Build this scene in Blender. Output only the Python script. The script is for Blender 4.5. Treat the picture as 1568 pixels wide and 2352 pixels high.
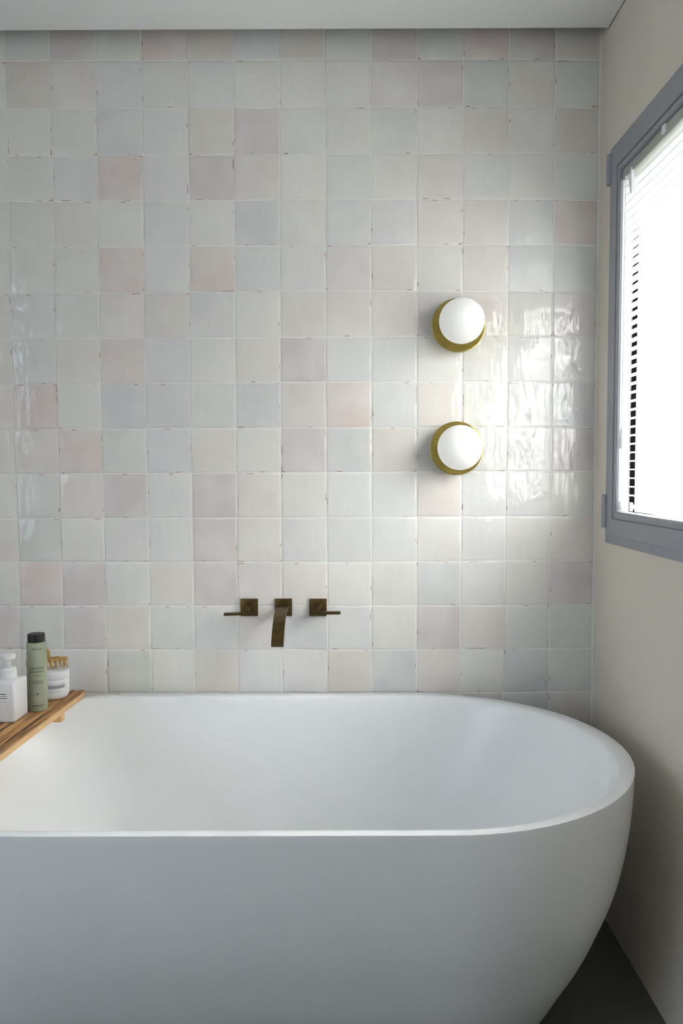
import bpy, bmesh, math, random
from mathutils import Vector, Matrix

# ------------------------------------------------------------------ scene, camera, light
for o in list(bpy.data.objects):
    bpy.data.objects.remove(o, do_unlink=True)
SC = bpy.context.scene
COL = SC.collection
random.seed(7)

CAM_D, CAM_H = 2.2841, 1.296
PITCH, ROLL, YAW = math.radians(2.9664), math.radians(0.1927), math.radians(-0.1095)
cp, sp, cr, sr, cy_, sy_ = (math.cos(PITCH), math.sin(PITCH), math.cos(ROLL), math.sin(ROLL), math.cos(YAW), math.sin(YAW))
hx = Vector((cy_, -sy_, 0)); hu = Vector((sp*sy_, sp*cy_, cp)); fw = Vector((cp*sy_, cp*cy_, -sp))
rt = cr*hx - sr*hu; up = sr*hx + cr*hu
cam_data = bpy.data.cameras.new('camera')
cam_data.sensor_fit = 'VERTICAL'; cam_data.sensor_height = 36.0
cam_data.lens = 1750.0/2352.0*36.0
cam_data.clip_start = 0.02
cam = bpy.data.objects.new('camera', cam_data); COL.objects.link(cam)
m = Matrix.Identity(4)
for r in range(3):
    m[r][0] = rt[r]; m[r][1] = up[r]; m[r][2] = -fw[r]; m[r][3] = (0.0, -CAM_D, CAM_H)[r]
cam.matrix_world = m
SC.camera = cam

XR, XL, YB, ZC = 0.7555, -2.8, -3.6, 2.546      # right wall, left wall, rear wall, ceiling

world = bpy.data.worlds.new('world'); SC.world = world
world.use_nodes = True
bg = world.node_tree.nodes['Background']
SKY = 5.5                                     # zenith radiance of an overcast sky
bg.inputs[1].default_value = SKY
wn = world.node_tree; _tc = wn.nodes.new('ShaderNodeTexCoord'); _sx = wn.nodes.new('ShaderNodeSeparateXYZ')
wn.links.new(_tc.outputs['Generated'], _sx.inputs[0])
_r = wn.nodes.new('ShaderNodeValToRGB')        # CIE overcast sky: horizon a third of the zenith; pale paving below
_e = _r.color_ramp.elements
_e[0].position = 0.49; _e[0].color = (0.333, 0.333, 0.335, 1)
_e[1].position = 1.0; _e[1].color = (0.985, 0.985, 1.0, 1)
_x = _e.new(0.50); _x.color = (0.333, 0.335, 0.34, 1)
_m = wn.nodes.new('ShaderNodeMath'); _m.operation = 'MULTIPLY_ADD'; _m.inputs[1].default_value = 0.5; _m.inputs[2].default_value = 0.5
wn.links.new(_sx.outputs[2], _m.inputs[0]); wn.links.new(_m.outputs[0], _r.inputs[0]); wn.links.new(_r.outputs[0], bg.inputs[0])

_sd = bpy.data.lights.new('sun', 'SUN'); _sd.energy = 46.0; _sd.angle = math.radians(2.0); _sd.color = (1.0, 0.985, 0.965)
sun = bpy.data.objects.new('sun', _sd); COL.objects.link(sun)          # high sun outside, falls on the blind and stays out of the room
_el, _az = math.radians(46), math.radians(52)
sun.rotation_euler = Vector((math.cos(_el)*math.cos(_az), math.cos(_el)*math.sin(_az), math.sin(_el))).to_track_quat('Z', 'Y').to_euler()

def portal(name, loc, rot, sx, sy):
    d = bpy.data.lights.new(name, 'AREA'); d.shape = 'RECTANGLE'; d.size = sx; d.size_y = sy
    d.cycles.is_portal = True
    o = bpy.data.objects.new(name, d); COL.objects.link(o); o.location = loc; o.rotation_euler = rot
    return o
portal('sky_portal', (0.954, -0.704, 1.647), (0, math.radians(90), 0), 0.95, 1.06)
W2 = dict(y0=-3.5, y1=-1.75, z0=0.55, z1=2.5)    # the room's second window, in the left wall behind the camera
portal('sky_portal', (XL-0.20, (W2['y0']+W2['y1'])/2, (W2['z0']+W2['z1'])/2), (0, math.radians(-90), 0), W2['z1']-W2['z0'], W2['y1']-W2['y0'])

SC.view_settings.view_transform = 'Standard'
SC.view_settings.look = 'None'
SC.view_settings.gamma = 1.0
SC.view_settings.use_curve_mapping = False
SC.view_settings.exposure = 1.03
SC.cycles.max_bounces = 7
SC.cycles.diffuse_bounces = 5
SC.cycles.glossy_bounces = 4
SC.cycles.transparent_max_bounces = 8
SC.cycles.use_denoising = True
SC.cycles.adaptive_threshold = 0.18
SC.cycles.adaptive_min_samples = 16

# ------------------------------------------------------------------ helpers
def lin(c):
    return tuple((x/255/12.92) if x/255 <= 0.04045 else ((x/255+0.055)/1.055)**2.4 for x in c)

def new_mat(name):
    mt = bpy.data.materials.new(name); mt.use_nodes = True
    return mt, mt.node_tree, mt.node_tree.nodes['Principled BSDF']

def N(nt, kind, **kw):
    n = nt.nodes.new(kind)
    for k, v in kw.items():
        setattr(n, k, v)
    return n

def mat(name, rgb, rough=0.5, metal=0.0, vary=0.05, scale=8.0, stretch=(1, 1, 1), bump=0.0, bscale=60.0, spec=0.5, coat=0.0):
    """procedural surface: a base colour with a soft noise mottling and optional fine relief"""
    mt, nt, p = new_mat(name)
    c = lin(rgb)
    tc = N(nt, 'ShaderNodeTexCoord'); mp = N(nt, 'ShaderNodeMapping'); mp.inputs['Scale'].default_value = stretch
    nt.links.new(tc.outputs['Object'], mp.inputs[0])
    nz = N(nt, 'ShaderNodeTexNoise'); nz.inputs['Scale'].default_value = scale; nz.inputs['Detail'].default_value = 2 if vary > 0.015 else 0
    nt.links.new(mp.outputs[0], nz.inputs['Vector'])
    rp = N(nt, 'ShaderNodeValToRGB')
    rp.color_ramp.elements[0].position = 0.3; rp.color_ramp.elements[1].position = 0.7
    rp.color_ramp.elements[0].color = (*[x*(1-vary) for x in c], 1)
    rp.color_ramp.elements[1].color = (*[min(1, x*(1+vary)) for x in c], 1)
    nt.links.new(nz.outputs['Fac'], rp.inputs[0]); nt.links.new(rp.outputs[0], p.inputs['Base Color'])
    p.inputs['Roughness'].default_value = rough; p.inputs['Metallic'].default_value = metal
    p.inputs['Specular IOR Level'].default_value = spec
    p.inputs['Coat Weight'].default_value = coat; p.inputs['Coat Roughness'].default_value = 0.06
    if bump:
        n2 = N(nt, 'ShaderNodeTexNoise'); n2.inputs['Scale'].default_value = bscale; n2.inputs['Detail'].default_value = 1
        nt.links.new(mp.outputs[0], n2.inputs['Vector'])
        b = N(nt, 'ShaderNodeBump'); b.inputs['Strength'].default_value = 1.0; b.inputs['Distance'].default_value = bump
        nt.links.new(n2.outputs['Fac'], b.inputs['Height']); nt.links.new(b.outputs[0], p.inputs['Normal'])
    return mt

def mesh_obj(name, bm, material, parent=None, smooth=False, auto=None):
    me = bpy.data.meshes.new(name)
    bmesh.ops.recalc_face_normals(bm, faces=bm.faces)
    bm.to_mesh(me); bm.free()
    if material: me.materials.append(material)
    if smooth:
        for f in me.polygons: f.use_smooth = True
        if auto is not None:
            me.set_sharp_from_angle(angle=math.radians(auto))
    o = bpy.data.objects.new(name, me); COL.objects.link(o)
    if parent: o.parent = parent
    return o

def tag(o, label=None, cat=None, group=None, kind=None):
    if label: o['label'] = label
    if cat: o['category'] = cat
    if group: o['group'] = group
    if kind: o['kind'] = kind
    return o

def empty(name, loc=(0, 0, 0), rz=0.0):
    o = bpy.data.objects.new(name, None); COL.objects.link(o); o.location = loc; o.rotation_euler = (0, 0, rz)
    o.empty_display_size = 0.05
    return o

def add_box(bm, x0, x1, y0, y1, z0, z1, bev=0.0, seg=2):
    vs = [bm.verts.new(p) for p in ((x0, y0, z0), (x1, y0, z0), (x1, y1, z0), (x0, y1, z0), (x0, y0, z1), (x1, y0, z1), (x1, y1, z1), (x0, y1, z1))]
    fs = [bm.faces.new([vs[i] for i in q]) for q in ((3, 2, 1, 0), (4, 5, 6, 7), (0, 1, 5, 4), (1, 2, 6, 5), (2, 3, 7, 6), (3, 0, 4, 7))]
    if bev > 0:
        es = list({e for f in fs for e in f.edges})
        bmesh.ops.bevel(bm, geom=es, offset=bev, segments=seg, affect='EDGES', profile=0.5)

def box(name, x0, x1, y0, y1, z0, z1, material, parent=None, bev=0.0, seg=2):
    bm = bmesh.new(); add_box(bm, x0, x1, y0, y1, z0, z1, bev, seg)
    return mesh_obj(name, bm, material, parent, smooth=bev > 0, auto=40 if bev > 0 else None)

def add_loft(bm, rings, closed=True, cap0=True, cap1=True):
    """rings: lists of points with the same count"""
    R = [[bm.verts.new(p) for p in ring] for ring in rings]
    n = len(R[0])
    for a, b in zip(R[:-1], R[1:]):
        for i in range(n if closed else n-1):
            j = (i+1) % n
            bm.faces.new((a[i], a[j], b[j], b[i]))
    if cap0: bm.faces.new(list(reversed(R[0])))
    if cap1: bm.faces.new(R[-1])
    return R

def lathe(name, prof, material, parent=None, axis='Z', n=48, auto=35, loc=(0, 0, 0)):
    """prof: (radius, height) pairs; axis 'Z' upright, 'Y' pointing to -y (out of the back wall)"""
    bm = bmesh.new(); rings = []
    for r, h in prof:
        ring = []
        for k in range(n):
            a = 2*math.pi*k/n
            ring.append((r*math.cos(a), r*math.sin(a), h) if axis == 'Z' else (r*math.cos(a), -h, r*math.sin(a)))
        rings.append(ring)
    add_loft(bm, rings, True, prof[0][0] > 1e-6, prof[-1][0] > 1e-6)
    bmesh.ops.remove_doubles(bm, verts=bm.verts, dist=1e-7)
    o = mesh_obj(name, bm, material, parent, smooth=True, auto=auto); o.location = loc
    return o

def add_tube(bm, pts, radii, n=10):
    pts = [Vector(p) for p in pts]
    if not isinstance(radii, (list, tuple)): radii = [radii]*len(pts)
    rings = []
    for i, p in enumerate(pts):
        t = (pts[min(i+1, len(pts)-1)] - pts[max(i-1, 0)]).normalized()
        ref = Vector((0, 0, 1)) if abs(t.z) < 0.9 else Vector((1, 0, 0))
        u = t.cross(ref).normalized(); v = t.cross(u)
        rings.append([p + radii[i]*(math.cos(2*math.pi*k/n)*u + math.sin(2*math.pi*k/n)*v) for k in range(n)])
    add_loft(bm, rings)

def tube(name, pts, radii, material, parent=None, n=10):
    bm = bmesh.new(); add_tube(bm, pts, radii, n)
    return mesh_obj(name, bm, material, parent, smooth=True, auto=50)

def add_frame(bm, x0, x1, ya, yb, za, zb, w):
    """rectangular ring in the y-z plane, mitred; ya<yb, za<zb are the outer edges, w its width"""
    o = [(ya, za), (yb, za), (yb, zb), (ya, zb)]; i = [(ya+w, za+w), (yb-w, za+w), (yb-w, zb-w), (ya+w, zb-w)]
    V = {}
    for nm, pts in (('o', o), ('i', i)):
        for s, x in ((0, x0), (1, x1)):
            V[nm, s] = [bm.verts.new((x, y, z)) for y, z in pts]
    for k in range(4):
        j = (k+1) % 4
        bm.faces.new((V['o', 0][k], V['o', 0][j], V['i', 0][j], V['i', 0][k]))
        bm.faces.new((V['o', 1][k], V['i', 1][k], V['i', 1][j], V['o', 1][j]))
        bm.faces.new((V['o', 0][k], V['o', 1][k], V['o', 1][j], V['o', 0][j]))
        bm.faces.new((V['i', 0][k], V['i', 0][j], V['i', 1][j], V['i', 1][k]))

def ring(name, x0, x1, ya, yb, za, zb, w, material, parent, bev=0.0):
    bm = bmesh.new(); add_frame(bm, x0, x1, ya, yb, za, zb, w)
    if bev: bmesh.ops.bevel(bm, geom=[e for e in bm.edges], offset=bev, segments=2, affect='EDGES')
    return mesh_obj(name, bm, material, parent, smooth=bool(bev), auto=40 if bev else None)

def text_mesh(body, size):
    """flat lettering as mesh data: list of verts (x,y) and faces, centred on x"""
    cu = bpy.data.curves.new('lettering', 'FONT'); cu.body = body; cu.size = size; cu.align_x = 'CENTER'; cu.resolution_u = 3
    ob = bpy.data.objects.new('lettering', cu); COL.objects.link(ob)
    dg = bpy.context.evaluated_depsgraph_get(); dg.update()
    me = bpy.data.meshes.new_from_object(ob.evaluated_get(dg))
    bm = bmesh.new(); bm.from_mesh(me)
    bmesh.ops.subdivide_edges(bm, edges=[e for e in bm.edges if e.calc_length() > size*0.25], cuts=1)
    bpy.data.objects.remove(ob, do_unlink=True); bpy.data.curves.remove(cu)
    return bm

# ------------------------------------------------------------------ materials
M = {}
M['plaster'] = mat('plaster_warm', (220, 210, 197), 0.75, vary=0.035, scale=2.2, bump=0.0004, bscale=14)
M['paint'] = mat('paint_white', (240, 240, 239), 0.8, vary=0.01, scale=3)
M['grout'] = mat('grout', (236, 234, 228), 0.8, vary=0.02, scale=30)
M['floor'] = mat('floor_cement', (98, 97, 92), 0.55, vary=0.06, scale=3, bump=0.0002, bscale=30)
M['jamb'] = mat('jamb_white', (235, 235, 232), 0.6, vary=0.01)
M['sill'] = mat('outer_sill_dimmer', (118, 116, 110), 0.8, vary=0.06, scale=12)  # darkened to damp sun bouncing off the unseen sill
M['acrylic'] = mat('bath_acrylic', (241, 242, 243), 0.26, vary=0.006, scale=3, spec=0.4)
M['alu'] = mat('frame_aluminium', (154, 155, 160), 0.42, metal=0.0, vary=0.015, scale=40, spec=0.5)
M['alu_dark'] = mat('gasket_rubber', (9, 9, 10), 0.9, vary=0.05, spec=0.1)
M['hinge'] = mat('hinge_steel', (160, 161, 166), 0.3, metal=0.0, vary=0.02)
M['slat'] = mat('blind_white', (240, 241, 242), 0.5, vary=0.004)
M['headrail'] = mat('headrail_grey', (176, 178, 168), 0.5, vary=0.01)
M['cord'] = mat('cord_white', (240, 240, 238), 0.8, vary=0.01)
M['brass'] = mat('brass_brushed', (176, 160, 92), 0.36, metal=1.0, vary=0.12, scale=30, stretch=(1, 1, 4))
M['bronze'] = mat('bronze_aged', (104, 87, 56), 0.38, metal=1.0, vary=0.22, scale=26, stretch=(1, 1, 3))
M['opal'] = mat('opal_glass', (252, 252, 250), 0.42, vary=0.004)
M['green'] = mat('bottle_green', (160, 165, 142), 0.42, vary=0.015)
M['black'] = mat('cap_black', (26, 25, 25), 0.45, vary=0.05)
M['white_plastic'] = mat('plastic_white', (232, 231, 231), 0.32, vary=0.006)
M['ink'] = mat('ink_dark', (62, 68, 56), 0.7, vary=0.03)
M['ink_grey'] = mat('ink_grey', (150, 150, 156), 0.7, vary=0.03)
M['ink_pale'] = mat('ink_pale', (196, 200, 186), 0.7, vary=0.03)
M['gold'] = mat('clip_gold', (196, 160, 96), 0.42, metal=0.35, vary=0.08, scale=40)
M['edge_wood'] = mat('board_wood', (226, 186, 134), 0.6, vary=0.10, scale=16, stretch=(8, 1, 8), bump=0.0002, bscale=60)

def glass_pane(name='window_glass', c0=(0.945, 0.96, 0.955, 1)):
    mt, nt, p = new_mat(name)
    nt.nodes.remove(p)
    out = [n for n in nt.nodes if n.type == 'OUTPUT_MATERIAL'][0]
    t = N(nt, 'ShaderNodeBsdfTransparent'); g = N(nt, 'ShaderNodeBsdfGlossy'); g.inputs['Roughness'].default_value = 0.0
    fz = N(nt, 'ShaderNodeLayerWeight'); fz.inputs[0].default_value = 0.5
    pw = N(nt, 'ShaderNodeMath', operation='POWER'); nt.links.new(fz.outputs['Facing'], pw.inputs[0]); pw.inputs[1].default_value = 5.0
    sc = N(nt, 'ShaderNodeMath', operation='MULTIPLY_ADD'); nt.links.new(pw.outputs[0], sc.inputs[0]); sc.inputs[1].default_value = 0.96; sc.inputs[2].default_value = 0.04
    t.inputs[0].default_value = c0
    mx = N(nt, 'ShaderNodeMixShader')
    nt.links.new(sc.outputs[0], mx.inputs[0]); nt.links.new(t.outputs[0], mx.inputs[1]); nt.links.new(g.outputs[0], mx.inputs[2])
    nt.links.new(mx.outputs[0], out.inputs[0])
    return mt
M['glass'] = glass_pane()
M['cool_light_glass'] = glass_pane('sky_tint_glass', (0.835, 0.91, 0.975, 1))  # blue of the sky light is put into the pane colour

def translucent(mt, fac, col=0.95):
    """lets daylight through a thin white sheet"""
    nt = mt.node_tree; p = nt.nodes['Principled BSDF']
    out = [n for n in nt.nodes if n.type == 'OUTPUT_MATERIAL'][0]
    t = N(nt, 'ShaderNodeBsdfTranslucent'); t.inputs[0].default_value = (col, col, col, 1)
    mx = N(nt, 'ShaderNodeMixShader'); mx.inputs[0].default_value = fac
    nt.links.new(p.outputs[0], mx.inputs[1]); nt.links.new(t.outputs[0], mx.inputs[2]); nt.links.new(mx.outputs[0], out.inputs[0])
translucent(M['slat'], 0.88)
translucent(M['opal'], 0.36, 0.98)
_o = M['opal'].node_tree.nodes['Principled BSDF']; _o.inputs['Emission Color'].default_value = (1.0, 0.97, 0.93, 1); _o.inputs['Emission Strength'].default_value = 0.07   # lamps glow faintly by day

def tile_material():
    """hand-made glaze: the tile's own colour (object colour), brushed clouding, terracotta chips on the edges, pinholes, wavy gloss"""
    mt, nt, p = new_mat('tile_glaze')
    L = nt.links.new
    oi = N(nt, 'ShaderNodeObjectInfo'); tc = N(nt, 'ShaderNodeTexCoord')
    rv = N(nt, 'ShaderNodeMath', operation='MULTIPLY'); L(oi.outputs['Random'], rv.inputs[0]); rv.inputs[1].default_value = 57.0
    rv2 = N(nt, 'ShaderNodeMath', operation='MULTIPLY'); L(oi.outputs['Random'], rv2.inputs[0]); rv2.inputs[1].default_value = 91.7
    cx = N(nt, 'ShaderNodeCombineXYZ'); L(rv.outputs[0], cx.inputs[0]); L(rv2.outputs[0], cx.inputs[2])
    ad = N(nt, 'ShaderNodeVectorMath', operation='ADD'); L(tc.outputs['Object'], ad.inputs[0]); L(cx.outputs[0], ad.inputs[1])
    def noise(scale, stretch, detail=3):
        mp = N(nt, 'ShaderNodeMapping'); mp.inputs['Scale'].default_value = stretch; L(ad.outputs[0], mp.inputs[0])
        n = N(nt, 'ShaderNodeTexNoise'); n.inputs['Scale'].default_value = scale; n.inputs['Detail'].default_value = detail
        L(mp.outputs[0], n.inputs['Vector']); return n.outputs['Fac']
    def ramp(fac, a, b, ca=(0, 0, 0, 1), cb=(1, 1, 1, 1)):
        r = N(nt, 'ShaderNodeValToRGB'); e = r.color_ramp.elements
        e[0].position = a; e[1].position = b; e[0].color = ca; e[1].color = cb; L(fac, r.inputs[0]); return r.outputs[0]
    def mixc(fac, a, b, blend='MIX'):
        x = N(nt, 'ShaderNodeMix', data_type='RGBA', blend_type=blend)
        if isinstance(fac, float): x.inputs[0].default_value = fac
        else: L(fac, x.inputs[0])
        for s, v in ((6, a), (7, b)):
            if isinstance(v, tuple): x.inputs[s].default_value = v
            else: L(v, x.inputs[s])
        return x.outputs[2]
    def mth(op, a, b):
        x = N(nt, 'ShaderNodeMath', operation=op)
        for s, v in ((0, a), (1, b)):
            if isinstance(v, (int, float)): x.inputs[s].default_value = v
            else: L(v, x.inputs[s])
        return x.outputs[0]
    cloud = ramp(noise(9, (1, 1, 1), 1), 0.40, 0.72)
    col = mixc(mth('MULTIPLY', cloud, 0.45), oi.outputs['Color'], (*lin((234, 232, 226)), 1))
    brush = ramp(noise(60, (1, 1, 0.16), 1), 0.3, 0.7, (0.985, 0.985, 0.985, 1), (1.01, 1.01, 1.01, 1))
    col = mixc(1.0, col, brush, 'MULTIPLY')
    # distance to the tile's own edge
    sg = N(nt, 'ShaderNodeSeparateXYZ'); L(tc.outputs['Generated'], sg.inputs[0])
    ex = mth('MINIMUM', sg.outputs[0], mth('SUBTRACT', 1.0, sg.outputs[0]))
    ez = mth('MINIMUM', sg.outputs[2], mth('SUBTRACT', 1.0, sg.outputs[2]))
    ed = mth('MINIMUM', ex, ez)
    wob = mth('MULTIPLY', noise(70, (1, 1, 1), 0), 0.034)
    near = mth('LESS_THAN', ed, wob)
    chipn = mth('GREATER_THAN', noise(30, (1, 1, 1), 0), 0.70)
    chip = mth('MULTIPLY', near, chipn)
    col = mixc(mth('MULTIPLY', chip, 0.7), col, (*lin((158, 96, 84)), 1))
    vo = N(nt, 'ShaderNodeTexVoronoi'); vo.inputs['Scale'].default_value = 7.5; L(ad.outputs[0], vo.inputs['Vector'])
    col = mixc(mth('MULTIPLY', mth('LESS_THAN', vo.outputs['Distance'], 0.011), 0.75), col, (*lin((112, 92, 86)), 1))
    L(col, p.inputs['Base Color'])
    p.inputs['Roughness'].default_value = 0.6
    p.inputs['Specular IOR Level'].default_value = 0.0
    p.inputs['Coat Weight'].default_value = 1.0; p.inputs['Coat Roughness'].default_value = 0.035; p.inputs['Coat IOR'].default_value = 1.48
    h = mth('ADD', mth('MULTIPLY', noise(15, (1, 1, 0.7), 0), 1.0), mth('MULTIPLY', noise(55, (1, 1, 0.5), 1), 0.42))
    b = N(nt, 'ShaderNodeBump'); b.inputs['Strength'].default_value = 1.0; b.inputs['Distance'].default_value = 0.0065
    L(h, b.inputs['Height']); L(b.outputs[0], p.inputs['Coat Normal'])      # the clear glaze is wavy, the body under it nearly flat
    return mt
M['tile'] = tile_material()

# ------------------------------------------------------------------ the room
def structure(o): o['kind'] = 'structure'; return o

structure(box('floor', XL-0.3, XR+0.3, YB-0.2, 0.2, -0.1, 0.0, M['floor']))
# suspended ceiling stops short of the tiled wall and leaves a shadow gap; the slab above closes it
structure(box('ceiling', XL, XR-0.0035, YB, -0.067, ZC, ZC+0.03, M['paint']))
structure(box('trim_1', XL-0.3, XR+0.3, YB-0.2, 0.2, 2.72, 2.80, M['paint']))          # soffit slab over the gap

WY0, WY1, WZ0, WZ1 = -1.288, -0.118, 1.108, 2.182      # opening in the right wall
bm = bmesh.new()
for (ya, yb, za, zb) in ((YB-0.2, WY0, 0, 2.72), (WY1, 0.2, 0, 2.72), (WY0, WY1, 0, WZ0), (WY0, WY1, WZ1, 2.72)):
    add_box(bm, XR, XR+0.20, ya, yb, za, zb)
structure(mesh_obj('wall_right', bm, M['plaster']))
bm = bmesh.new()
for (ya, yb, za, zb) in ((YB-0.2, W2['y0'], 0, 2.72), (W2['y1'], 0.2, 0, 2.72), (W2['y0'], W2['y1'], 0, W2['z0']), (W2['y0'], W2['y1'], W2['z1'], 2.72)):
    add_box(bm, XL-0.25, XL, ya, yb, za, zb)
structure(mesh_obj('wall_left', bm, M['plaster']))
structure(box('wall_rear', XL, XR, YB-0.2, YB, 0, 2.72, M['plaster']))
wall_back = structure(box('wall_back', XL, XR, 0.0018, 0.2, 0, 2.72, M['grout']))
caulk = structure(box('trim_2', XR-0.0045, XR, -0.0006, 0.0018, 0, 2.70, M['grout']))

# ------------------------------------------------------------------ hand-made tiles
COLX = {  # height on the wall: x of the fourteen vertical joints
  2.221: [-0.9797, -0.8488, -0.7165, -0.5837, -0.4496, -0.3161, -0.1821, -0.0474, 0.0853, 0.2199, 0.3551, 0.4883, 0.6229, 0.7522],
  1.588: [-0.9833, -0.8504, -0.7194, -0.5866, -0.4531, -0.3177, -0.1849, -0.0496, 0.0863, 0.2216, 0.3562, 0.4915, 0.6234, 0.7522],
  0.936: [-0.9770, -0.8474, -0.7172, -0.5836, -0.4515, -0.3187, -0.1846, -0.0479, 0.0855, 0.2215, 0.3548, 0.4861, 0.6220, 0.7522]}
ROWZ = {  # x along the wall: z of the fifteen horizontal joints
  -0.864: [2.4967, 2.3607, 2.2263, 2.0948, 1.96, 1.8269, 1.6949, 1.5615, 1.4279, 1.2948, 1.1608, 1.0294, 0.8958, 0.7634, 0.6289],
  -0.003: [2.4962, 2.3621, 2.2278, 2.0977, 1.9662, 1.8332, 1.6976, 1.5649, 1.4301, 1.2964, 1.1606, 1.0253, 0.8931, 0.7588, 0.6264],
  0.536: [2.4939, 2.3605, 2.2288, 2.0962, 1.9635, 1.8293, 1.6981, 1.5636, 1.4295, 1.2978, 1.1628, 1.0295, 0.8941, 0.7599, 0.6275],
  0.723: [2.4925, 2.3579, 2.2274, 2.0924, 1.9615, 1.8274, 1.6949, 1.5629, 1.4288, 1.2966, 1.1622, 1.0283, 0.8962, 0.762, 0.631]}
PT = 0.1335
def interp(tab, t, i):
    ks = sorted(tab)
    if t <= ks[0]: return tab[ks[0]][i]
    for a, b in zip(ks[:-1], ks[1:]):
        if t <= b: return tab[a][i] + (tab[b][i]-tab[a][i])*(t-a)/(b-a)
    return tab[ks[-1]][i]
def col_x(i, z):
    if i < 0: return interp(COLX, z, 0) + i*PT
    return interp(COLX, z, i)
def row_z(j, x):
    if j < 0: return interp(ROWZ, x, 0) - j*PT
    if j > 14: return interp(ROWZ, x, 14) - (j-14)*PT
    return interp(ROWZ, x, j)

TINT = {'W': (214, 213, 206), 'G': (207, 212, 205), 'B': (204, 206, 211), 'L': (209, 208, 212), 'P': (218, 200, 195), 'M': (205, 195, 196), 'S': (212, 204, 195),
        'w': (216, 215, 209), 'g': (212, 214, 209), 'b': (211, 212, 214), 'l': (213, 211, 213), 'p': (218, 209, 204), 'm': (212, 205, 204), 's': (215, 209, 202)}
CODE = [  # one row of letters for each course, from the top; first letter is the tile cut by the photo's left edge
 'WGMWPSBSGMGPMS', 'WSpbwbwwwmmGsG', 'wwwLbsMgwgwswS', 'wwbPlMpwgwsgwG', 'wwswbwBwbLppbP', 'wwwPlPblmswsbG',
 'sgGpslwsspmpwm', 'sgsPLwsMbbwwll', 'pPwBLGBpPbpwlB', 'spPgBswMBswLlM', 'wgpMbMpwbbpblw', 'sGwlbMslbbwLwp',
 'wPMgsMmpwwBlwM', 'MGMsGbmBbwMpGG', 'wwlGwSblSBpwBG', 'wgsgwlbsmbwmBS']
rnd = random.Random(11)
def tile_geometry(i, j, gap=0.0016):
    """outline of one tile (four corners, four wavy edge middles) in wall coordinates"""
    zc = (row_z(j, 0)+row_z(j+1, 0))/2; xc = (col_x(i, zc)+col_x(i+1, zc))/2
    pts = []
    for (a, b, sx, sz) in ((i, j+1, 1, 1), (i+1, j+1, -1, 1), (i+1, j, -1, -1), (i, j, 1, -1)):
        z = row_z(b, xc + (0.06 if sx < 0 else -0.06)); x = col_x(a, z); z = row_z(b, x)
        pts.append((x + sx*gap + rnd.uniform(-.0003, .0003), z + sz*gap + rnd.uniform(-.0003, .0003)))
    if j == -1:                                      # top course runs up behind the ceiling edge
        pass
    out = []
    for k in range(4):
        a, b = pts[k], pts[(k+1) % 4]
        out.append(a)
        mid = ((a[0]+b[0])/2, (a[1]+b[1])/2); w = rnd.uniform(-.0002, .0007)
        out.append((mid[0] + (xc-mid[0])/0.066*w if k in (1, 3) else mid[0], mid[1] + (zc-mid[1])/0.066*w if k in (0, 2) else mid[1]))
    return xc, zc, out
def add_tile(bm, out, ox, oz):
    cxm = sum(p[0] for p in out)/8; czm = sum(p[1] for p in out)/8
    tx, tz, lift = rnd.uniform(-.007, .007), rnd.uniform(-.007, .007), rnd.uniform(-.0002, .0002)
    def ring_(inset, y):
        r = []
        for (x, z) in out:
            dx, dz = x-cxm, z-czm; s = 1-inset/0.066
            x2, z2 = cxm+dx*s, czm+dz*s
            r.append((x2-ox, y + tx*(x2-cxm) + tz*(z2-czm) + lift, z2-oz))
        return r
    add_loft(bm, [ring_(0, 0.0030), ring_(0, 0.0010), ring_(0.0016, 0.0003), ring_(0.005, -0.0001)], True, False, True)

tiles_far = bmesh.new()
for j in range(-1, 19):
    for i in range(-14, 13):
        if j >= 18 and row_z(j+1, 0) < -0.01: pass
        xc, zc, out = tile_geometry(i, j)
        if zc < 0.03: continue
        if j <= 14 and i >= -5:
            bm = bmesh.new(); add_tile(bm, out, xc, zc)
            t = mesh_obj('tile', bm, M['tile'], wall_back, smooth=True, auto=50)
            t.location = (xc, 0, zc)
            code = CODE[j+1][i+1] if i >= -1 else rnd.choice('WwgGbLpMsS')
            g_ = sum(TINT[code])/3; sat = 0.42 if code in 'BbLlGg' else 0.62; c = lin([(g_*(1-sat)+v*sat)*1.045 for v in TINT[code]]); k = rnd.uniform(0.97, 1.03)
            t.color = (c[0]*k*1.02, c[1]*k*0.995, c[2]*k*0.97, 1)
        else:
            add_tile(tiles_far, out, 0, 0)
tf = mesh_obj('tile_field', tiles_far, M['tile'], wall_back, smooth=True, auto=50); tf['kind'] = 'stuff'
c = lin((212, 210, 205)); tf.color = (*c, 1)

# ------------------------------------------------------------------ window over the bath, right wall
win = structure(empty('window_1', (XR, -0.70, 1.0935)))
def wparent(o): o.matrix_parent_inverse = Matrix.Translation(-win.location); return o
FY0, FY1, FZ0, FZ1 = -1.305, -0.100, 1.0935, 2.196
wparent(ring('frame', XR-0.003, XR+0.07, FY0, FY1, FZ0, FZ1, 0.045, M['alu'], win, 0.0012))
SX = XR-0.010
SY0, SY1, SZ0, SZ1 = -1.278, -0.127, 1.1195, 2.170
wparent(ring('sash', SX, XR+0.035, SY0, SY1, SZ0, SZ1, 0.046, M['alu'], win, 0.0015))
BY0, BY1, BZ0, BZ1 = SY0+0.0466, SY1-0.0466, SZ0+0.0466, SZ1-0.0466
wparent(ring('glazing_bead', SX+0.0015, XR+0.030, BY0, BY1, BZ0, BZ1, 0.019, M['alu'], win, 0.0025))
GY0, GY1, GZ0, GZ1 = BY0+0.019, BY1-0.019, BZ0+0.019, BZ1-0.019      # clear opening
print('clear opening', GY0, GY1, GZ0, GZ1)
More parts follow.
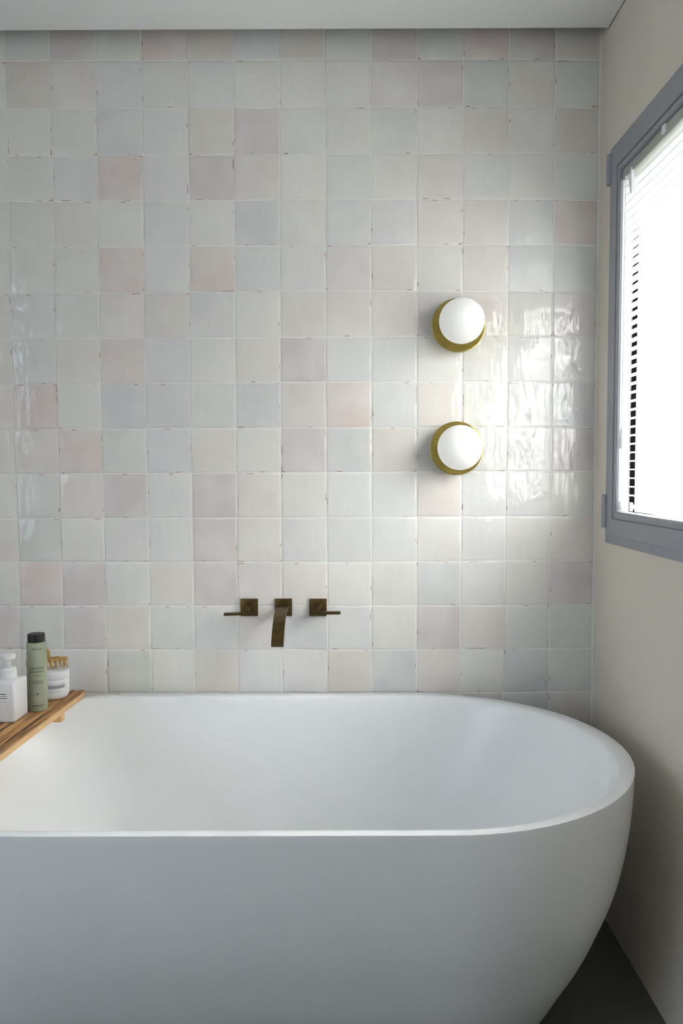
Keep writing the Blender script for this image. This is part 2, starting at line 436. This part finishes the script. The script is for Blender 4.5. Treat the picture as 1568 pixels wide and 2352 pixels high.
wparent(ring('rebate_lining', XR+0.000, XR+0.0275, GY0-0.004, GY1+0.004, GZ0-0.004, GZ1+0.004, 0.0045, M['jamb'], win))
wparent(ring('gasket', XR+0.0275, XR+0.044, GY0-0.004, GY1+0.004, GZ0-0.004, GZ1+0.004, 0.0045, M['alu_dark'], win))
wparent(box('pane', XR+0.0445, XR+0.0485, GY0-0.003, GY1+0.003, GZ0-0.003, GZ1+0.003, M['glass'], win))
wparent(ring('outer_jamb', XR+0.071, XR+0.205, FY0+0.010, FY1-0.012, FZ0+0.008, FZ1-0.008, 0.012, M['jamb'], win))
wparent(box('added_outer_sill', XR+0.0712, XR+0.215, FY0+0.0225, FY1-0.0245, FZ0+0.0202, FZ0+0.030, M['sill'], win))  # unseen dark sill, added to cut sunlight thrown onto the tiles
for hz0, hz1, split in ((2.0905, 2.1745, 0.72), (1.1380, 1.2315, 0.33)):
    prof = [(0.0072, 0), (0.0082, 0.001), (0.0082, (hz1-hz0)*split-0.0008), (0.0070, (hz1-hz0)*split-0.0007), (0.0070, (hz1-hz0)*split+0.0007), (0.0082, (hz1-hz0)*split+0.0008), (0.0082, hz1-hz0-0.001), (0.0070, hz1-hz0)]
    h = lathe('hinge', prof, M['hinge'], win, n=20, auto=40)
    h.location = Vector((XR-0.0125, -0.1195, hz0)) - win.location
    leaf = box('hinge_leaf', -0.001, 0.010, -0.010, 0.000, 0.004, hz1-hz0-0.004, M['hinge'], h)

# venetian blind hung inside the sash rebate
blind = tag(empty('venetian_blind', (XR, (GY0+GY1)/2, GZ0)), 'white venetian blind with fine horizontal slats hanging in the grey window', 'blind')
def bparent(o): o.matrix_parent_inverse = Matrix.Translation(-blind.location); return o
SLX0, SLX1 = XR+0.001, XR+0.0265
YA, YBL = GY0+0.004, GY1-0.004
bparent(box('headrail', XR-0.002, XR+0.027, YA, YBL, GZ1-0.028, GZ1-0.001, M['headrail'], blind, 0.002))
bparent(box('bottom_rail', XR+0.003, XR+0.025, YA, YBL, GZ0+0.0125, GZ0+0.0225, M['slat'], blind, 0.003))
bm = bmesh.new()
prof = []
for k in range(6):
    u = k/5; prof.append((SLX0-XR + (SLX1-SLX0)*u, 0.0030*math.sin(math.pi*u)))
lo = [(x, z) for x, z in prof]; hi = [(x, z+0.0005) for x, z in reversed(prof)]
add_loft(bm, [[(x, YA, z) for x, z in lo+hi], [(x, YBL, z) for x, z in lo+hi]])
first = None
zs = GZ0+0.046
while zs < GZ1-0.030:
    if first is None:
        s = first = mesh_obj('slat', bm, M['slat'], blind, smooth=True, auto=40)
    else:
        s = first.copy(); COL.objects.link(s)
    s.location = (0, -blind.location.y, zs - blind.location.z)
    zs += 0.0229
for yl in (-0.27, -0.70, -1.13):
    for xx in (SLX0-0.0006, SLX1+0.0006):
        bparent(tube('ladder_cord', [(xx, yl, GZ0+0.02), (xx, yl, GZ1-0.02)], 0.0006, M['cord'], blind, 6))
bparent(tube('lift_cord', [(XR-0.0035, -0.222, GZ1-0.026), (XR-0.0035, -0.2215, 1.75), (XR-0.0035, -0.221, 1.405)], 0.0011, M['cord'], blind, 6))
bparent(tube('cord_tassel', [(XR-0.0035, -0.221, 1.412), (XR-0.0035, -0.221, 1.402), (XR-0.0035, -0.221, 1.362), (XR-0.0035, -0.221, 1.358)], [0.003, 0.0055, 0.0065, 0.005], M['cord'], blind, 12))
bparent(tube('tilt_rod', [(XR-0.003, -0.262, GZ1-0.02), (XR-0.004, -0.262, GZ1-0.05), (XR-0.0035, -0.262, GZ1-0.085)], [0.003, 0.006, 0.0035], M['cord'], blind, 12))
for yb_ in (GY1-0.016, GY1-0.085):
    bparent(box('rail_clip', XR-0.004, XR+0.006, yb_-0.008, yb_+0.003, GZ0+0.006, GZ0+0.030, M['cord'], blind, 0.002))
bparent(box('bracket', XR-0.006, XR+0.004, -0.47, -0.45, GZ1-0.020, GZ1+0.000, M['cord'], blind, 0.002))

# second window, in the left wall behind the camera
win2 = structure(empty('window_2', (XL, (W2['y0']+W2['y1'])/2, W2['z0'])))
o = ring('frame', XL-0.09, XL-0.03, W2['y0'], W2['y1'], W2['z0'], W2['z1'], 0.06, M['alu'], win2, 0.001); o.matrix_parent_inverse = Matrix.Translation(-win2.location)
o = box('pane', XL-0.062, XL-0.058, W2['y0']+0.055, W2['y1']-0.055, W2['z0']+0.055, W2['z1']-0.055, M['cool_light_glass'], win2); o.matrix_parent_inverse = Matrix.Translation(-win2.location)

# ------------------------------------------------------------------ bathtub
RZ = 0.629
TX0, TX1, TY = -0.62, 0.20, -0.4645         # centres of the two rounded ends, long axis
TA, TB = 0.477, 0.4525
def outline(ins_s, ins_e, z, n=40, m_=14):
    """plan outline of the bath, inset by ins_s at the sides and ins_e at the ends"""
    a, b = TA-ins_e, TB-ins_s
    pts = []
    for k in range(n+1):
        t = -math.pi/2 + math.pi*k/n
        pts.append((TX1+a*math.cos(t), TY+b*math.sin(t), z))
    for k in range(1, m_):
        pts.append((TX1+(TX0-TX1)*k/m_, TY+b, z))
    for k in range(n+1):
        t = math.pi/2 + math.pi*k/n
        pts.append((TX0+a*math.cos(t), TY+b*math.sin(t), z))
    for k in range(1, m_):
        pts.append((TX0+(TX1-TX0)*k/m_, TY-b, z))
    return pts
def smooth_tab(tab, z):
    ks = [t[0] for t in tab]; n = len(ks)
    for k in range(n-1):
        if z <= ks[k+1]:
            h = ks[k+1]-ks[k]; u = (z-ks[k])/h
            d = lambda q: (tab[min(q+1, n-1)][1]-tab[max(q-1, 0)][1])/(ks[min(q+1, n-1)]-ks[max(q-1, 0)])
            p0, p1, m0, m1 = tab[k][1], tab[k+1][1], d(k)*h, d(k+1)*h
            return (2*u**3-3*u**2+1)*p0 + (u**3-2*u**2+u)*m0 + (-2*u**3+3*u**2)*p1 + (u**3-u**2)*m1
    return tab[-1][1]
OUT = [(0, .214), (.06, .176), (.13, .138), (.2, .100), (.28, .066), (.36, .037), (.44, .018), (.53, .006), (.629, 0)]
rings = []
for k in range(0, 41):
    z = 0.0 + (RZ-0.004)*k/40
    i = smooth_tab(OUT, z)
    if k == 0: i += 0.006
    rings.append(outline(i, i, z))
# rim: nearly flat top, crisp outer edge, soft inner edge
for ins, dz in ((0.0006, 0.0015), (0.0016, 0.0004), (0.004, 0.0), (0.016, -0.0003), (0.0235, -0.0009), (0.0275, -0.0022), (0.0305, -0.0055), (0.033, -0.012), (0.0355, -0.024)):
    e = ins if ins < 0.01 else ins + (ins-0.01)*0.57
    z = RZ-0.0015+dz if dz > 0 else RZ+dz
    rings.append(outline(ins, e, z))
IN_S = [(.13, .215), (.15, .165), (.20, .118), (.28, .092), (.40, .068), (.52, .049), (.605, .0355)]
IN_E = [(.13, .435), (.15, .395), (.20, .335), (.28, .272), (.40, .190), (.52, .110), (.605, .0500)]
for k in range(1, 31):
    z = 0.605 - (0.605-0.13)*k/30
    rings.append(outline(smooth_tab(IN_S, z), min(0.44, smooth_tab(IN_E, z)), z))
rings.append(outline(0.30, 0.45, 0.124))
rings.append(outline(0.42, 0.47, 0.120))
tub = tag(empty('bathtub', (-0.21, TY, 0)), 'white freestanding bathtub with rounded ends against the tiled wall', 'bathtub')
bm = bmesh.new(); add_loft(bm, rings)
o = mesh_obj('tub_shell', bm, M['acrylic'], tub, smooth=True, auto=60); o.matrix_parent_inverse = Matrix.Translation(-tub.location)
o = lathe('drain', [(0.0, 0.0005), (0.034, 0.0005), (0.035, 0.004), (0.031, 0.0055), (0.0, 0.0065)], M['bronze'], tub, n=32)
o.location = Vector((-0.21, TY, 0.1195)) - tub.location

# ------------------------------------------------------------------ wall lamps
def sconce(x, z, label):
    t = tag(empty('wall_lamp', (x, 0, z)), label, 'wall lamp', 'globe wall lamps beside the window')
    dish = [(0.0, 0.0000), (0.050, 0.0000), (0.050, 0.014), (0.060, 0.019), (0.0765, 0.0345), (0.0785, 0.0355), (0.0785, 0.037), (0.0765, 0.0378), (0.060, 0.0275), (0.040, 0.0235), (0.0, 0.0225)]
    lathe('brass_dish', dish, M['brass'], t, 'Y', 72, 30)
    lathe('globe_holder', [(0.0, 0.0226), (0.030, 0.0226), (0.030, 0.046), (0.0, 0.046)], M['brass'], t, 'Y', 40, 30)
    R, cyg = 0.0643, 0.100
    pr = [(0.0, cyg-R)] + [(R*math.sin(math.pi*k/28), cyg-R*math.cos(math.pi*k/28)) for k in range(1, 28)] + [(0.0, cyg+R)]
    lathe('glass_globe', pr, M['opal'], t, 'Y', 64, 80)
    return t
sconce(0.3385, 1.7240, 'white globe wall lamp on a brass dish, upper of the pair')
sconce(0.3350, 1.3660, 'white globe wall lamp on a brass dish, lower of the pair')

# ------------------------------------------------------------------ wall taps
def wall_plate(t, parent_name='plate'):
    return box('wall_plate', -0.0262, 0.0262, -0.0075, 0.0, -0.0262, 0.0262, M['bronze'], t, 0.0012)
def tap_handle(x, z, side, drop, label):
    t = tag(empty('tap_handle', (x, 0, z)), label, 'tap', 'bath tap handles')
    wall_plate(t)
    lathe('collar', [(0.0, 0.0076), (0.0125, 0.0076), (0.0125, 0.016), (0.0115, 0.0168), (0.0, 0.0168)], M['bronze'], t, 'Y', 32, 30)
    st = lathe('stem', [(0.0, 0.0169), (0.0088, 0.0169), (0.0088, 0.064), (0.0078, 0.065), (0.0, 0.065)], M['bronze'], t, 'Y', 32, 30)
    bm = bmesh.new()
    add_box(bm, -0.014, 0.068, -0.0625, -0.0505, -0.0043, 0.0043, 0.0008)
    if side < 0:
        for v in bm.verts: v.co.x *= -1
    for v in bm.verts:
        v.co.z += -0.0072 - drop*abs(v.co.x)
    mesh_obj('lever', bm, M['bronze'], t, smooth=True, auto=40)
tap_handle(-0.2837, 0.8906, -1, 0.055, 'bronze tap handle left of the bath spout, lever pointing left')
tap_handle(-0.0762, 0.8903, 1, 0.0, 'bronze tap handle right of the bath spout, lever pointing right')
sp_ = tag(empty('bath_spout', (-0.1806, 0, 0.8906)), 'curved flat bronze bath spout on a square wall plate between the handles', 'spout')
wall_plate(sp_)
path = [(-0.0076, 0.002), (-0.04, 0.0028), (-0.075, 0.0030)]
for k in range(1, 15):
    a = math.radians(62)*k/14
    path.append((-0.075-0.166*math.sin(a), 0.0030-0.136*(1-math.cos(a))))
bm = bmesh.new(); rg = []
for k, (y, z) in enumerate(path):
    a = path[max(k-1, 0)]; b = path[min(k+1, len(path)-1)]
    ty, tz = b[0]-a[0], b[1]-a[1]; l = math.hypot(ty, tz); ny, nz_ = tz/l, -ty/l      # upper normal
    if nz_ < 0: ny, nz_ = -ny, -nz_
    h = 0.0050
    w = 0.0168
    rg.append([(-w, y-ny*h, z-nz_*h), (w, y-ny*h, z-nz_*h), (w, y+ny*h, z+nz_*h), (-w, y+ny*h, z+nz_*h)])
add_loft(bm, rg)
bmesh.ops.bevel(bm, geom=[e for e in bm.edges if e.is_manifold and e.calc_face_angle(0) > 0.9], offset=0.0007, segments=2, affect='EDGES')
mesh_obj('spout_arm', bm, M['bronze'], sp_, smooth=True, auto=40)

# ------------------------------------------------------------------ wooden bath board
def board_top_material():
    mt, nt, p = new_mat('board_ribbed_wood')
    L = nt.links.new
    tc = N(nt, 'ShaderNodeTexCoord'); mp = N(nt, 'ShaderNodeMapping'); mp.inputs['Scale'].default_value = (1, 0.035, 0.2)
    L(tc.outputs['Object'], mp.inputs[0])
    n1 = N(nt, 'ShaderNodeTexNoise'); n1.inputs['Scale'].default_value = 150; n1.inputs['Detail'].default_value = 4; L(mp.outputs[0], n1.inputs['Vector'])
    n2 = N(nt, 'ShaderNodeTexNoise'); n2.inputs['Scale'].default_value = 26; n2.inputs['Detail'].default_value = 3
    mp2 = N(nt, 'ShaderNodeMapping'); mp2.inputs['Scale'].default_value = (1, 0.25, 1); L(tc.outputs['Object'], mp2.inputs[0]); L(mp2.outputs[0], n2.inputs['Vector'])
    r = N(nt, 'ShaderNodeValToRGB'); e = r.color_ramp.elements
    e[0].position = 0.36; e[0].color = (*lin((104, 74, 50)), 1); e[1].position = 0.66; e[1].color = (*lin((222, 174, 116)), 1)
    x = r.color_ramp.elements.new(0.5); x.color = (*lin((186, 136, 84)), 1)
    L(n1.outputs[0], r.inputs[0])
    r2 = N(nt, 'ShaderNodeValToRGB'); f = r2.color_ramp.elements
    f[0].position = 0.52; f[0].color = (0, 0, 0, 1); f[1].position = 0.72; f[1].color = (0.75, 0.75, 0.75, 1); L(n2.outputs[0], r2.inputs[0])
    mx = N(nt, 'ShaderNodeMix', data_type='RGBA'); L(r2.outputs[0], mx.inputs[0]); L(r.outputs[0], mx.inputs[6]); mx.inputs[7].default_value = (*lin((98, 88, 78)), 1)
    L(mx.outputs[2], p.inputs['Base Color']); p.inputs['Roughness'].default_value = 0.65
    return mt
M['board_top'] = board_top_material()
M['groove'] = mat('board_groove', (48, 34, 24), 0.9, vary=0.2, scale=20, stretch=(1, 0.1, 1))
BW, BLEN, BT = 0.200, 0.850, 0.0165
brd = tag(empty('bath_board', (-0.7716, -0.0450, RZ+0.0002), math.radians(-2.65)), 'wooden bath board with ribbed top laid across the bathtub', 'board')
box('board_body', -BW, 0, -BLEN, 0, 0, BT, M['edge_wood'], brd, 0.0012)
nrib = 19; pitch_ = BW/nrib
ribs = bmesh.new()
for k in range(nrib):
    x0 = -BW + k*pitch_ + 0.0016; x1 = -BW + (k+1)*pitch_ - 0.0016
    if k == nrib-1: x1 = 0.0
    if k == 0: x0 = -BW
    add_box(ribs, x0, x1, -BLEN, 0, BT, 0.0218, 0.0007, 1)
tp = mesh_obj('ribbed_top', ribs, M['board_top'], brd, smooth=True, auto=40); tp['kind'] = 'stuff'
box('groove_bed', -BW+0.003, -0.003, -BLEN+0.003, -0.003, BT+0.00005, BT+0.0004, M['groove'], brd)
for (ya, yb) in ((-0.150, -0.126), (-0.690, -0.666)):
    box('cleat', -0.115, -0.0085, ya, yb, -0.0265, 0.0, M['edge_wood'], brd, 0.0012)
ZT = RZ + 0.0002 + 0.0218 + 0.0002

# ------------------------------------------------------------------ pump bottle
def rrect(hx_, hy_, r, n=6):
    pts = []
    for (sx, sy, a0) in ((1, 1, 0), (-1, 1, 90), (-1, -1, 180), (1, -1, 270)):
        for k in range(n+1):
            a = math.radians(a0 + 90*k/n)
            pts.append((sx*(hx_-r) + r*math.cos(a), sy*(hy_-r) + r*math.sin(a)))
    return pts
pb = tag(empty('pump_bottle', (-0.8822, -0.3015, ZT), math.radians(-2.65)), 'white square pump bottle at the near end of the bottle row', 'bottle')
bm = bmesh.new(); rg = []
HX, HY, HH = 0.0320, 0.0395, 0.1055
for ins, z in ((0.004, 0), (0.0012, 0.0012), (0, 0.004), (0, HH-0.007), (0.0008, HH-0.0035), (0.003, HH-0.001), (0.007, HH+0.0003), (0.010, HH+0.0008)):
    rg.append([(x, y, z) for x, y in rrect(HX-ins, HY-ins, max(0.0015, 0.0065-ins*0.3))])
add_loft(bm, rg); mesh_obj('bottle_body', bm, M['white_plastic'], pb, smooth=True, auto=50)
lathe('neck_ring', [(0.0225, HH+0.0005), (0.0225, HH+0.0022), (0.020, HH+0.0032), (0.0, HH+0.0032)], M['white_plastic'], pb, n=48)
lathe('screw_cap', [(0.0, 0.0035), (0.0203, 0.0035), (0.0205, 0.005), (0.0197, 0.0215), (0.0188, 0.0222), (0.0185, 0.0226), (0.0188, 0.0230), (0.0186, 0.0275), (0.0176, 0.0290), (0.0100, 0.0298), (0.0, 0.0300)], M['white_plastic'], pb, n=48, loc=(0, 0, HH))
pump = tube('pump_stem', [(0, 0, HH+0.0295), (0, 0, HH+0.0530)], 0.0063, M['white_plastic'], pb, 24)
hd = lathe('pump_head', [(0.0, 0.0), (0.013, 0.0), (0.0172, 0.0014), (0.0186, 0.0040), (0.0186, 0.0108), (0.0176, 0.0130), (0.012, 0.0142), (0.0, 0.0144)], M['white_plastic'], pb, n=48, loc=(0, 0, HH+0.0515))
tube('nozzle', [(-0.010, -0.004, 0.0075), (-0.024, -0.010, 0.0070), (-0.042, -0.018, 0.0045), (-0.047, -0.020, 0.0005)], [0.0062, 0.0055, 0.0045, 0.0040], M['white_plastic'], hd, 16)
def flat_label(parent, y, bars, material, name):
    for (xa, xb, z, h) in bars: box(name, xa, xb, y-0.0001, y+0.00005, z-h/2, z+h/2, material, parent)
flat_label(pb, -HY-0.0001, [(-0.018, 0.0105, 0.0742, 0.0022), (-0.020, 0.0135, 0.0690, 0.0011), (-0.018, 0.0125, 0.0636, 0.0016)], M['ink'], 'printed_line')
flat_label(pb, -HY-0.0001, [(-0.018, 0.0125, 0.0545, 0.0006)], M['ink_grey'], 'printed_line')

# ------------------------------------------------------------------ green shampoo bottle
gb = tag(empty('shampoo_bottle', (-0.8370, -0.2285, ZT), 0), 'tall sage green shampoo bottle with black cap and dark lettering', 'bottle')
GR, GH = 0.0262, 0.1875
lathe('bottle_body', [(0.0, 0.0), (0.0235, 0.0), (0.0255, 0.0010), (GR, 0.0035), (GR, GH-0.0035), (0.0256, GH-0.0008), (0.0240, GH), (0.0, GH)], M['green'], gb, n=72, auto=40)
lathe('cap', [(0.0, GH+0.0002), (0.0222, GH+0.0002), (0.0226, GH+0.001), (0.0226, GH+0.0122), (0.0219, GH+0.0126), (0.0219, GH+0.0134), (0.0226, GH+0.0138), (0.0226, GH+0.0205), (0.0216, GH+0.0218), (0.0, GH+0.0222)], M['black'], gb, n=64, auto=30)
FACE = math.atan2(-2.055, 0.837)      # print turned towards the room
def wrap(bm, zc, R, th0, parent, material, name, ysh=0.0):
    for v in bm.verts:
        x, y = v.co.x, v.co.y
        a = th0 + x/R
        v.co = Vector((R*math.cos(a), R*math.sin(a), zc+y+ysh))
    return mesh_obj(name, bm, material, parent)
def wrap_bars(bars, R, th0, parent, material, name):
    """thin printed lines following a round body: (centre angle offset m, width m, z, height)"""
    for (xc_, w, z, h) in bars:
        bm = bmesh.new()
        n = max(2, int(w/0.002)); prev = None
        for k in range(n+1):
            a = th0 + (xc_ - w/2 + w*k/n)/R
            p = [bm.verts.new((R*math.cos(a), R*math.sin(a), z+s*h/2)) for s in (-1, 1)]
            if prev: bm.faces.new((prev[0], p[0], p[1], prev[1]))
            prev = p
        mesh_obj(name, bm, material, parent)
RL = GR+0.00012
for body, size, z in (('TEKNIA', 0.0082, 0.1690), ('ORGANIC', 0.0087, 0.1165), ('BALANCE', 0.0087, 0.1072), ('SHAMPOO', 0.0042, 0.0975)):
    tb = text_mesh(body, size)
    if body in ('ORGANIC', 'BALANCE'):
        wrap(tb, z, RL, FACE, gb, M['ink'], 'lettering')
        wrap(text_mesh(body, size), z, RL, FACE+0.008, gb, M['ink'], 'lettering')
    else:
        wrap(tb, z, RL, FACE, gb, M['ink'], 'lettering')
wrap_bars([(0, 0.004, 0.0925, 0.0005), (0, 0.026, 0.0848, 0.0010), (0, 0.032, 0.0810, 0.0010), (0, 0.034, 0.0772, 0.0010), (0, 0.031, 0.0165, 0.0020), (0, 0.004, 0.0485, 0.0035)], RL, FACE, gb, M['ink'], 'printed_line')
wrap_bars([(0, 0.022, 0.0590, 0.0008), (0, 0.020, 0.0560, 0.0008)] + [(0, 0.022-0.002*(k % 2), 0.0420-0.0030*k, 0.0008) for k in range(6)], RL, FACE, gb, M['ink_pale'], 'printed_line')

# ------------------------------------------------------------------ cream jar
jar = tag(empty('cream_jar', (-0.8330, -0.1170, ZT), 0), 'white round cream jar with printed label at the wall end', 'jar')
JR = 0.0405
lathe('jar_body', [(0.0, 0.0), (0.026, 0.0), (0.0335, 0.0018), (0.0380, 0.0065), (0.0400, 0.0130), (JR, 0.020), (JR, 0.0570), (0.0398, 0.0582), (0.0, 0.0582)], M['white_plastic'], jar, n=72, auto=40)
lathe('jar_lid', [(0.0, 0.0586), (0.0405, 0.0586), (0.0410, 0.0592), (0.0410, 0.0790), (0.0400, 0.0812), (0.0380, 0.0820), (0.0, 0.0822)], M['white_plastic'], jar, n=72, auto=40)
JF = math.atan2(-2.167, 0.833)
wrap_bars([(0.004, 0.052, 0.0390, 0.0090)], JR+0.0001, JF, jar, M['ink_grey'], 'label_panel')
wrap_bars([(0.004, 0.052, 0.0492, 0.0006), (0.004, 0.052, 0.0468, 0.0006), (0.004, 0.052, 0.0445, 0.0006), (-0.002, 0.036, 0.0310, 0.0005), (-0.002, 0.036, 0.0285, 0.0005), (-0.002, 0.036, 0.0260, 0.0005), (-0.002, 0.036, 0.0235, 0.0005), (0.034, 0.0012, 0.036, 0.014)], JR+0.00012, JF, jar, M['ink_grey'], 'printed_line')

# ------------------------------------------------------------------ hair claw clip on the jar
JT = ZT + 0.0822
clip = tag(empty('hair_claw_clip', (-0.8520, -0.1200, JT+0.0003), math.radians(20.5)), 'golden hair claw clip with interlocking teeth lying on the white jar', 'hair clip')
CLN = 0.0560
tube('spine', [(-CLN*0.6, 0.002, 0.0325), (CLN*0.6, 0.002, 0.0325)], 0.0026, M['gold'], clip, 14)
for side in (-1, 1):
    bm = bmesh.new()
    add_box(bm, -CLN, CLN, -0.0011, 0.0011, -0.0045, 0.0045, 0.0009, 1)
    for v in bm.verts: v.co = Vector((v.co.x, 0.0075*side + v.co.y - 0.10*side*v.co.z, 0.0300 + v.co.z - 1.1*v.co.x**2))
    jaw = mesh_obj('jaw', bm, M['gold'], clip, smooth=True, auto=40)
    for k in range(9 if side < 0 else 8):
        x = (-CLN+0.003) + (2*CLN-0.006)*((k if side < 0 else k+0.5)/8)
        pts = [(x, 0.0080*side, 0.0290-1.1*x*x), (x, 0.0165*side, 0.0210-0.9*x*x), (x+0.001, 0.0175*side, 0.0125-0.3*x*x), (x+0.002, 0.0105*side, 0.0040), (x+0.003, 0.002*side, 0.0018)]
        bm = bmesh.new(); add_tube(bm, pts, [0.0027, 0.0026, 0.0023, 0.0019, 0.0013], 8)
        mesh_obj('tooth', bm, M['gold'], jaw, smooth=True, auto=50)
    bm = bmesh.new(); rg = []
    for k in range(7):
        u = k/6; z = 0.030 + 0.0265*u; w = 0.0085*math.sqrt(max(0.05, 1-(u**4)*0.9)); y = side*(0.0070+0.004*u)
        rg.append([(-w, y-0.001, z), (w, y-0.001, z), (w, y+0.001, z), (-w, y+0.001, z)])
    add_loft(bm, rg)
    mesh_obj('thumb_tab', bm, M['gold'], clip, smooth=True, auto=40)
